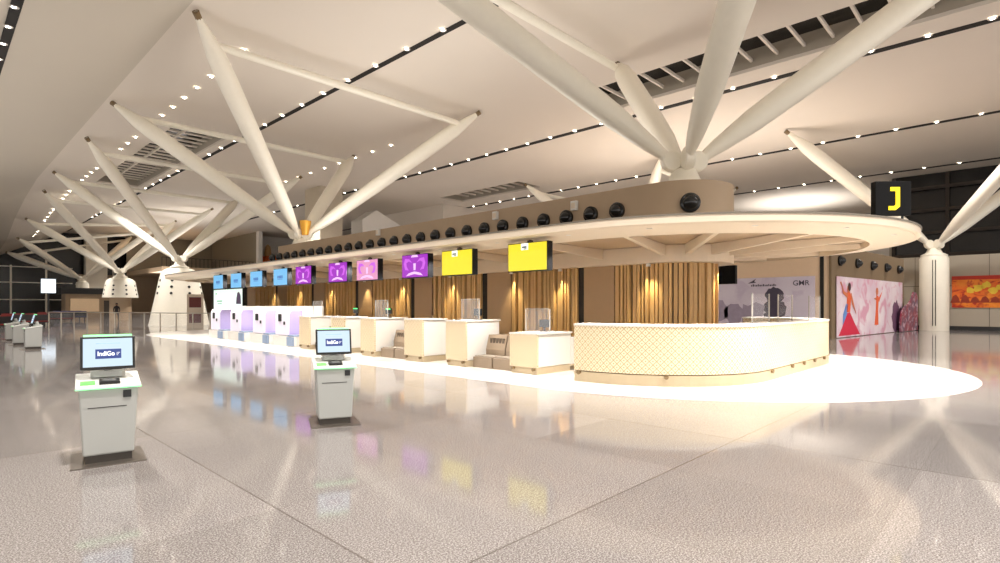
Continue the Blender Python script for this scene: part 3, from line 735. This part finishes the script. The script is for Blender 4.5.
R = Matrix.Translation((0, .0, 1.04)) @ Matrix.Rotation(math.radians(-14), 4, 'X')
q = MB(); q.box(-.27, .27, 0, .035, -.165, .165, R); mo = q.build('monitor', M_dark, ks, bevel=.006)
q = MB(); q.box(-.243, .243, -.004, .001, -.138, .142, R); q.build('screen', M_scr, mo)
q = MB(); q.box(-.125, .13, -.007, -.003, -.06, .035, R); q.build('logo_panel', M_navy, mo)
text_mesh('lettering', 'IndiGo', .062, M_wht, mo, R @ Vector((-.02, -.0085, -.012)), (PI / 2 - math.radians(14), 0, 0), .001, .0012)
q = MB()
for i in range(3):
    for j in range(3 - i): q.box(.085 + .012 * j, .091 + .012 * j, -.0085, -.006, -.03 + .012 * (i + j), -.024 + .012 * (i + j), R)
q.build('logo_dots', M_wht, mo)
q = MB(); q.box(-.12, .12, -.006, -.003, .088, .096, R); q.build('prompt_line', mat('prompt_blue', srgb(150, 180, 205), .4, emit=.6), mo)
q = MB(); q.box(-.24, .24, .004, .05, .166, .184, R); q.build('status_light', M_greenlight, mo)
def squeeze(o, k):
    for ch in [c for c in bpy.data.objects if c.parent == o]:
        for v in ch.data.vertices: v.co.x *= k
        ch.location.x *= k; squeeze(ch, k)
squeeze(ks, .82)
dup(ks, (3.66, 6.48, 0), -math.radians(24), 'white self-service kiosk with lit screen in front of the check-in desks')
for (p, l) in (((2.6, 25, 0), 'white kiosk in side view, nearest of the distant row of three'), ((2.55, 28.1, 0), 'white kiosk in side view, middle of the distant row of three'), ((2.6, 31.5, 0), 'white kiosk in side view, farthest of the distant row of three')):
    dup(ks, p, -PI / 2, l)

# ------------------------------------------------------------------ posters and pictures
def print_mat(name, a, b_, c_, scale, stretch=(1, 1, 1), emit=0):
    m = bpy.data.materials.new(name); m.use_nodes = True; nt = m.node_tree; b = nt.nodes['Principled BSDF']
    tc = nn(nt, 'ShaderNodeTexCoord'); mp = nn(nt, 'ShaderNodeMapping'); mp.inputs['Scale'].default_value = stretch
    nt.links.new(tc.outputs['Object'], mp.inputs[0])
    n1 = nn(nt, 'ShaderNodeTexNoise'); n1.inputs['Scale'].default_value = scale; n1.inputs['Detail'].default_value = 4; nt.links.new(mp.outputs[0], n1.inputs[0])
    n2 = nn(nt, 'ShaderNodeTexNoise'); n2.inputs['Scale'].default_value = scale * 2.3; n2.inputs['Detail'].default_value = 2; n2.inputs['Distortion'].default_value = 1; nt.links.new(mp.outputs[0], n2.inputs[0])
    def rp(v, lo, hi):
        r = nn(nt, 'ShaderNodeMapRange'); nt.links.new(v, r.inputs[0]); r.inputs[1].default_value = lo; r.inputs[2].default_value = hi; return r.outputs[0]
    cc = mixc(nt, rp(n1.outputs[0], .4, .62), a, b_); cc = mixc(nt, rp(n2.outputs[0], .52, .66), cc, c_)
    nt.links.new(cc, b.inputs['Base Color']); b.inputs['Roughness'].default_value = .5
    if emit: nt.links.new(cc, b.inputs['Emission Color']); b.inputs['Emission Strength'].default_value = emit
    return m
UP = Matrix.Rotation(PI / 2, 4, 'X')
# white poster on the tan side wall (faces -X): local x runs along -Y
ps = thing('wall_poster', 'pale lilac poster with dark tree picture and lettering, on the tan wall', 'poster', (28.62, 9.4, 0), -PI / 2)
q = MB(); q.box(-3.0, 2.3, -.02, .04, .02, 2.9); q.build('sheet', print_mat('lilac_print', srgb(214, 204, 220), srgb(222, 214, 228), srgb(206, 194, 214), .6), ps)
M_ink = mat('poster_ink', srgb(74, 68, 86), .6, var=.2, scale=5); M_ink2 = mat('poster_ink_pale', srgb(164, 152, 172), .6, var=.2, scale=4)
def disc(cx, cz, r, n=18, jag=0): return [(cx + (r + random.uniform(-jag, jag)) * math.cos(2 * PI * i / n), cz + (r + random.uniform(-jag, jag)) * math.sin(2 * PI * i / n)) for i in range(n)]
q = MB(); q.prism(disc(.55, 2.0, .42, 22, .05), 0, .004, Matrix.Translation((0, -.02, 0)) @ UP); q.prism(disc(.40, 1.42, .34, 20, .07), 0, .004, Matrix.Translation((0, -.021, 0)) @ UP); q.prism(disc(.78, 1.35, .34, 20, .07), 0, .004, Matrix.Translation((0, -.0215, 0)) @ UP); q.prism(disc(.5, .95, .44, 20, .08), 0, .004, Matrix.Translation((0, -.022, 0)) @ UP)
q.prism([(.0, .4), (1.1, .4), (.8, .9), (.3, .9)], 0, .004, Matrix.Translation((0, -.02, 0)) @ UP); q.build('printed_tree', M_ink, ps)
q = MB(); q.prism([(-1.0, .6), (-.1, .6), (.1, 1.5), (-.3, 1.7), (-.7, 1.5), (-.95, 1.6)], 0, .004, Matrix.Translation((0, -.022, 0)) @ UP); q.prism(disc(-2.2, 1.2, .55, 16, .1), 0, .003, Matrix.Translation((0, -.02, 0)) @ UP); q.prism(disc(-1.4, 1.1, .5, 16, .1), 0, .003, Matrix.Translation((0, -.02, 0)) @ UP)
q.build('printed_scenery', M_ink2, ps)
text_mesh('lettering', 'GMR', .34, M_ink, ps, (1.72, -.024, 2.58), (PI / 2, 0, 0), .002, .003)
q = MB(); x = -.55
for i in range(15):
    w_ = (.05, .07, .04, .06)[i % 4]; q.box(x, x + w_, -.026, -.021, 2.47, 2.47 + (.08, .11, .08)[i % 3]); x += w_ + .025
q.build('small_lettering', M_ink, ps)
q = MB(); q.prism([(-.72, 2.62), (-.5, 2.74), (-.32, 2.86), (-.4, 2.72), (-.3, 2.66), (-.55, 2.64)], 0, .004, Matrix.Translation((0, -.021, 0)) @ UP); q.build('bird_emblem', M_ink, ps)
# dancer poster
ang = math.atan2(5.28 - 6.42, 40.4 - 28.6)
dp = thing('wall_poster', 'pink poster of two dancers, one in a wide red skirt, on the olive end face', 'poster', (29.1, 6.34, 0), ang)
q = MB(); q.box(0, 10.8, -.03, .0, .03, 2.88); q.build('sheet', print_mat('pink_print', srgb(220, 196, 210), srgb(236, 224, 230), srgb(216, 160, 182), .5), dp)
def fig(polys, name, m, dz=0):
    q = MB()
    for p in polys: q.prism(p, 0, .006, Matrix.Translation((0, -.03 - dz, 0)) @ UP)
    q.build(name, m, dp)
M_skin = mat('print_skin', srgb(206, 116, 76), .6); M_red = mat('print_red', srgb(206, 28, 66), .6); M_blue = mat('print_blue', srgb(96, 140, 206), .6); M_orn = mat('print_orange', srgb(228, 96, 50), .6); M_blk = mat('print_hair', srgb(60, 30, 28), .6)
fig([[(.2, .1), (3.2, .1), (2.3, .75), (1.75, 1.2), (1.3, 1.15), (.7, .5)]], 'red_skirt', M_red)
fig([[(.75, .6), (1.3, 1.1), (1.5, 1.6), (1.2, 1.6), (.8, 1.1)]], 'blue_sash', M_blue, .007)
fig([[(1.25, 1.2), (1.75, 1.2), (1.9, 1.9), (1.7, 2.2), (1.35, 2.15)]], 'orange_bodice', M_orn, .007)
fig([[(.35, 2.6), (.5, 2.65), (.75, 2.1), (1.4, 1.85), (1.4, 2.1), (.9, 2.2)], [(1.8, 2.1), (2.0, 1.6), (2.6, 1.1), (2.2, 1.7), (1.9, 2.15)], disc(1.55, 2.32, .19)], 'dancer_skin', M_skin, .014)
fig([disc(1.62, 2.42, .2, 14)], 'dancer_hair', M_blk, .021)
fig([[(5.55, .5), (6.2, .5), (6.15, 1.3), (6.25, 2.0), (5.85, 2.1), (5.75, 1.3)], [(6.2, 1.9), (6.9, 2.3), (6.3, 1.7)]], 'orange_dancer', M_orn)
fig([disc(5.95, 2.28, .2), [(5.4, 1.9), (5.8, 1.95), (5.8, 1.8)]], 'orange_dancer_skin', M_skin, .007)
fig([disc(9.5, .9, .85, 18, .15), disc(10.3, .8, .7, 16, .15)], 'dark_figures', mat('print_plum', srgb(104, 66, 96), .6, var=.5, scale=3))
# standee at the end of the poster
sd = thing('cutout_standee', 'dark red and plum cutout display at the far end of the dancer poster', 'display', (40.6, 5.02, 0), ang)
M_st = print_mat('standee_print', srgb(150, 40, 62), srgb(92, 70, 100), srgb(196, 168, 180), 1.6)
q = MB(); q.prism([(-2.2, .03), (1.6, .03), (1.6, 2.0), (1.3, 2.3), (.6, 2.35), (.1, 1.9), (-.6, 1.6), (-1.2, 1.5), (-1.9, 1.2), (-2.2, .6)], 0, .06, UP); q.build('board', M_st, sd)
q = MB(); q.box(-1.5, 1.2, .0, .16, 0, .03); q.build('foot', M_dark, sd)
# orange picture
op = thing('orange_picture', 'long orange and red picture on the grey panelled wall', 'picture', (44.38, -1.4, 1.4), -PI / 2)
q = MB(); q.box(-4.75, 5.5, -.05, 0, 0, 1.95); q.build('canvas', print_mat('orange_print', srgb(226, 96, 28), srgb(238, 142, 40), srgb(176, 44, 20), .9, (1, 1, 1.6)), op)
q = MB(); q.box(-4.75, 5.5, -.055, -.05, 1.72, 1.95); q.build('red_band', mat('print_crimson', srgb(186, 46, 28), .6, var=.2), op)
q = MB()
for i in range(22):
    x = -4.6 + i * .46; h = random.uniform(.35, .75)
    q.prism([(x - .22, .3), (x + .25, .3), (x + .18, .3 + h * .6), (x + .05, .3 + h), (x - .1, .3 + h * .8)], 0, .004, Matrix.Translation((0, -.05, 0)) @ UP)
q.build('printed_crowd', mat('print_brown', srgb(150, 52, 26), .6, var=.3, scale=3), op)
q = MB()
for i in range(9): q.prism(disc(-3.9 + i * .36, 1.05 + .16 * (i % 3), .22, 10, .08), 0, .004, Matrix.Translation((0, -.052, 0)) @ UP)
q.build('printed_blossom', mat('print_yellow', srgb(240, 196, 60), .6, var=.3, scale=3), op)

# ------------------------------------------------------------------ far left details
A, B = Vector((6.3, 52, 0)), Vector((12.1, 36.2, 0)); d = (B - A); Lb = d.length; rz = math.atan2(d.y, d.x)
gb = thing('glass_balustrade', 'low glass balustrade with steel posts before the large cone pedestal', 'balustrade', A, rz)
q = MB(); q.tube((0, 0, 1.05), (Lb, 0, 1.05), .03, 8); q.build('handrail', M_rail, gb)
n = 11
for i in range(n + 1):
    q = MB(); q.box(Lb * i / n - .03, Lb * i / n + .03, -.03, .03, 0, 1.03); q.build('post', M_rail, gb)
    if i < n: q = MB(); q.box(Lb * i / n + .06, Lb * (i + 1) / n - .06, -.008, .008, .1, .95); q.build('glass_pane', M_glass, gb)
nb = thing('notice_board', 'white framed board with two dark red panels beside the large cone pedestal', 'board', (12.75, 41.0, 0), -math.radians(25))
q = MB(); q.box(-.5, .5, 0, .1, 0, 2.3); q.build('frame', mat('board_frame', srgb(206, 190, 170), .5), nb)
q = MB(); q.box(-.36, .36, -.02, 0, 1.4, 2.1); q.build('upper_panel', mat('board_red', srgb(96, 30, 26), .5), nb); q = MB(); q.box(-.36, .36, -.02, 0, .35, .95); q.build('lower_panel', mat('board_red', srgb(96, 30, 26), .5), nb)
fs_ = thing('flight_display', 'bright white display on a thin post before the dark end glazing', 'display', (9.3, 77, 0), -math.radians(7))
q = MB(); q.box(-.08, .08, -.05, .05, 0, 3.0); q.build('post', M_dark, fs_); q = MB(); q.box(-.66, .66, -.08, .08, 2.88, 4.48); q.build('casing', M_dark, fs_)
q = MB(); q.box(-.62, .62, -.1, -.08, 2.92, 4.44); q.build('screen', mat('display_white', srgb(225, 238, 250), .4, emit=1.2), fs_)
q = MB()
for i in range(6): q.box(-.5, .5, -.105, -.1, 3.05 + i * .2, 3.1 + i * .2)
q.build('text_rows', mat('display_grey', srgb(170, 190, 210), .4, emit=1), fs_)
sh = thing('shop_unit', 'beige shop front with dark fascia before the dark end glazing', 'shop', (11.9, 85.0, 0), 0)
q = MB(); q.box(0, 5.4, .2, 3, 0, 3.0); q.build('walls', M_beige, sh); q = MB(); q.box(-.4, 4.9, 0, .2, 3.0, 3.75); q.box(-.4, 4.9, .2, 3, 3.0, 3.7); q.build('fascia', M_dark, sh)
q = MB(); q.box(3.9, 4.8, .12, .2, 0, 2.2); q.build('door', mat('shop_door', srgb(70, 62, 54), .4), sh); q = MB(); q.box(.5, 3.4, .12, .2, .8, 2.4); q.build('shop_window', mat('shop_glow', srgb(206, 176, 140), .4, emit=.3), sh)
M_seat = mat('seat_red', srgb(130, 34, 32), .5); M_navyseat = mat('seat_navy', srgb(46, 48, 92), .5)
def bench(x, y, rz, m, label):
    t = thing('waiting_bench', label, 'bench', (x, y, 0), rz, None); n = 4
    for i in range(n):
        q = MB(); q.box(i * .62, i * .62 + .56, 0, .5, .40, .46); q.build('seat', m, t); q = MB(); q.box(i * .62, i * .62 + .56, .46, .54, .5, .98); q.build('backrest', m, t)
    q = MB(); q.box(0, n * .62, .2, .28, .32, .40); q.box(0, n * .62, .44, .47, .40, .9); q.build('beam', M_dark, t)
    for x_ in (.2, n * .62 - .3):
        q = MB(); q.box(x_, x_ + .08, 0, .5, 0, .05); q.box(x_, x_ + .08, .2, .28, .05, .33); q.build('leg', M_dark, t)
bench(3.6, 50, 0, M_seat, 'red waiting bench behind the row of side-view kiosks'); bench(1.4, 42, .3, M_seat, 'dark red waiting bench at the photo edge beside the side-view kiosks'); bench(6.6, 60, 0, M_seat, 'red waiting bench just beyond the others, near the display post')
bench(9.0, 69, 0, M_navyseat, 'navy waiting bench nearer the small domed pedestal'); bench(9.3, 73.5, 0, M_navyseat, 'navy waiting bench beside the thin display post')

# person far away beside the small pedestal
def person(loc, rz):
    me = bpy.data.meshes.new('person')
    P = [(0, 0, .95), (0, .01, 1.15), (0, .0, 1.38), (0, 0, 1.50), (0, -.02, 1.60), (0, -.02, 1.70),
         (-.10, 0, .90), (-.11, -.02, .50), (-.12, .02, .09), (-.12, -.14, .05),
         (.10, 0, .90), (.13, .02, .50), (.15, .05, .09), (.16, -.11, .05),
         (-.19, 0, 1.40), (-.24, .03, 1.13), (-.22, -.06, .90), (-.21, -.09, .83),
         (.19, 0, 1.40), (.25, .03, 1.13), (.22, -.08, .92), (.21, -.12, .85)]
    E_ = [(0, 1), (1, 2), (2, 3), (3, 4), (4, 5), (0, 6), (6, 7), (7, 8), (8, 9), (0, 10), (10, 11), (11, 12), (12, 13), (2, 14), (14, 15), (15, 16), (16, 17), (2, 18), (18, 19), (19, 20), (20, 21)]
    Rr = [.15, .14, .16, .06, .085, .075, .095, .065, .045, .04, .095, .065, .045, .04, .065, .048, .034, .035, .065, .048, .034, .035]
    for pal, s in ((17, -1), (21, 1)):
        b = Vector(P[pal])
        for i, (dx, dl) in enumerate(((-.03, .07), (-.01, .08), (.012, .085), (.032, .075))):
            P.append(tuple(b + Vector((0, dx, -.02 - dl)))); E_.append((pal, len(P) - 1)); Rr.append(.009)
        P.append(tuple(b + Vector((-s * .035, -.05, -.04)))); E_.append((pal, len(P) - 1)); Rr.append(.011)
    me.from_pydata(P, E_, []); o = bpy.data.objects.new('person', me); C.objects.link(o)
    sk = o.modifiers.new('skin', 'SKIN'); sk.use_smooth_shade = True
    for i, r in enumerate(Rr):
        me.skin_vertices[0].data[i].radius = (r, r)
    me.skin_vertices[0].data[0].use_root = True
    sb = o.modifiers.new('sub', 'SUBSURF'); sb.levels = 1; sb.render_levels = 1
    me.materials.append(mat('dark_clothes', srgb(44, 40, 44), .8))
    o.location = loc; o.rotation_euler = (0, 0, rz)
    tag(o, 'person in dark clothes standing before the small domed pedestal', 'person')
    q = MB(); q.lathe([(.02, 1.80), (.07, 1.785), (.10, 1.73), (.098, 1.66), (.06, 1.62)], 12, cy=.005); q.build('hair', mat('hair_black', (.02, .015, .012), .6), o, True)
    q = MB(); q.lathe([(.03, 1.535), (.06, 1.56), (.078, 1.62), (.076, 1.68), (.05, 1.72)], 12, cy=-.035); q.build('face', mat('skin_tone', srgb(150, 104, 80), .6), o, True)
    for x in (-.028, .028):
        q = MB(); q.lathe([(.003, 1.652), (.009, 1.66), (.003, 1.668)], 6, cx=x, cy=-.112); q.build('eye', M_dark, o)
person((13.0, 64.5, 0), -.2)

# ------------------------------------------------------------------ lights
def lamp(kind, name, loc, energy, col, rot=(0, 0, 0), **kw):
    l = bpy.data.lights.new(name, kind); l.energy = energy; l.color = col
    for k, v in kw.items(): setattr(l, k, v)
    o = bpy.data.objects.new(name, l); C.objects.link(o); o.location = loc; o.rotation_euler = rot; return o
WARM = (1, .86, .66); NEUT = (1, .95, .90)
for x, y in RING: lamp('SPOT', 'soffit_spot', (CX + x, y, 2.86), 340, (1, .95, .88), (0, 0, 0), spot_size=math.radians(108), spot_blend=.45, shadow_soft_size=.08)
for y in WASH: lamp('SPOT', 'washer_spot', (CX - 1.16, y, 2.49), 170, (1, .80, .45), (0, math.radians(10), 0), spot_size=math.radians(80), spot_blend=.6, shadow_soft_size=.03)
lamp('SPOT', 'washer_spot', (CX + .2, 6.7 - 1.17, 2.49), 170, (1, .80, .45), (math.radians(8), 0, 0), spot_size=math.radians(80), spot_blend=.6, shadow_soft_size=.03)
UPR = (PI, 0, 0)
lamp('AREA', 'bulkhead_uplight', (CX, 17.5, 4.62), 550, NEUT, UPR, shape='RECTANGLE', size=1.6, size_y=17)
lamp('AREA', 'block_fill', (34.5, 15, 4.5), 800, NEUT, UPR, shape='RECTANGLE', size=8, size_y=14)  # added fill above the block, evens out the dimmer ceiling there
lamp('AREA', 'left_fill', (0, 40, 2.6), 900, NEUT, UPR, shape='RECTANGLE', size=5, size_y=40)  # added unseen fill, brightens the dark sloping ceiling on the left
lamp('AREA', 'far_hall_fill', (21, 74, 5.2), 900, NEUT, UPR, shape='RECTANGLE', size=3, size_y=24)  # added unseen fill for the dark far end of the hall
for x, y, e in ((2, 3, 1), (2, 16, 1), (9, -4, 1), (20.5, 0, .8), (30, -4, .7), (37, 3, .5), (2, 32, 1), (9, 48, 1), (21, 45, 1), (9, 66, 1), (21, 66, 1), (9, 88, 1), (22, 90, 1), (27.5, 20, 1), (27.5, 34, 1), (40, 34, 1), (0, -12, 1), (62, 16, 1), (55, 40, 1)):
    lamp('SPOT', 'ceiling_spot', (x, y, 11.5), 5200 * e, NEUT, (0, 0, 0), spot_size=math.radians(118), spot_blend=.7, shadow_soft_size=.4)
lamp('SPOT', 'far_uplight', (62, 17, 5), 4500, NEUT, UPR, spot_size=math.radians(110), spot_blend=1.0, shadow_soft_size=.4)
world = bpy.data.worlds.new('World'); bpy.context.scene.world = world; world.use_nodes = True
world.node_tree.nodes['Background'].inputs[0].default_value = (1, .955, .91, 1); world.node_tree.nodes['Background'].inputs[1].default_value = 1.75

# ------------------------------------------------------------------ camera
cam = bpy.data.cameras.new('camera'); cam.sensor_width = 36; cam.lens = 550 * 36 / 1000; cam.shift_y = 24.5 / 1000; cam.clip_end = 400
co = bpy.data.objects.new('camera', cam); C.objects.link(co); co.location = (0, 0, 1.5)
co.rotation_euler = (PI / 2, 0, -math.atan2(575, 550)); bpy.context.scene.camera = co
vs = bpy.context.scene.view_settings; vs.view_transform = 'Standard'; vs.look = 'None'; vs.exposure = 0.14
bpy.context.scene.cycles.use_denoising = True
bpy.context.scene.cycles.sample_clamp_indirect = 6
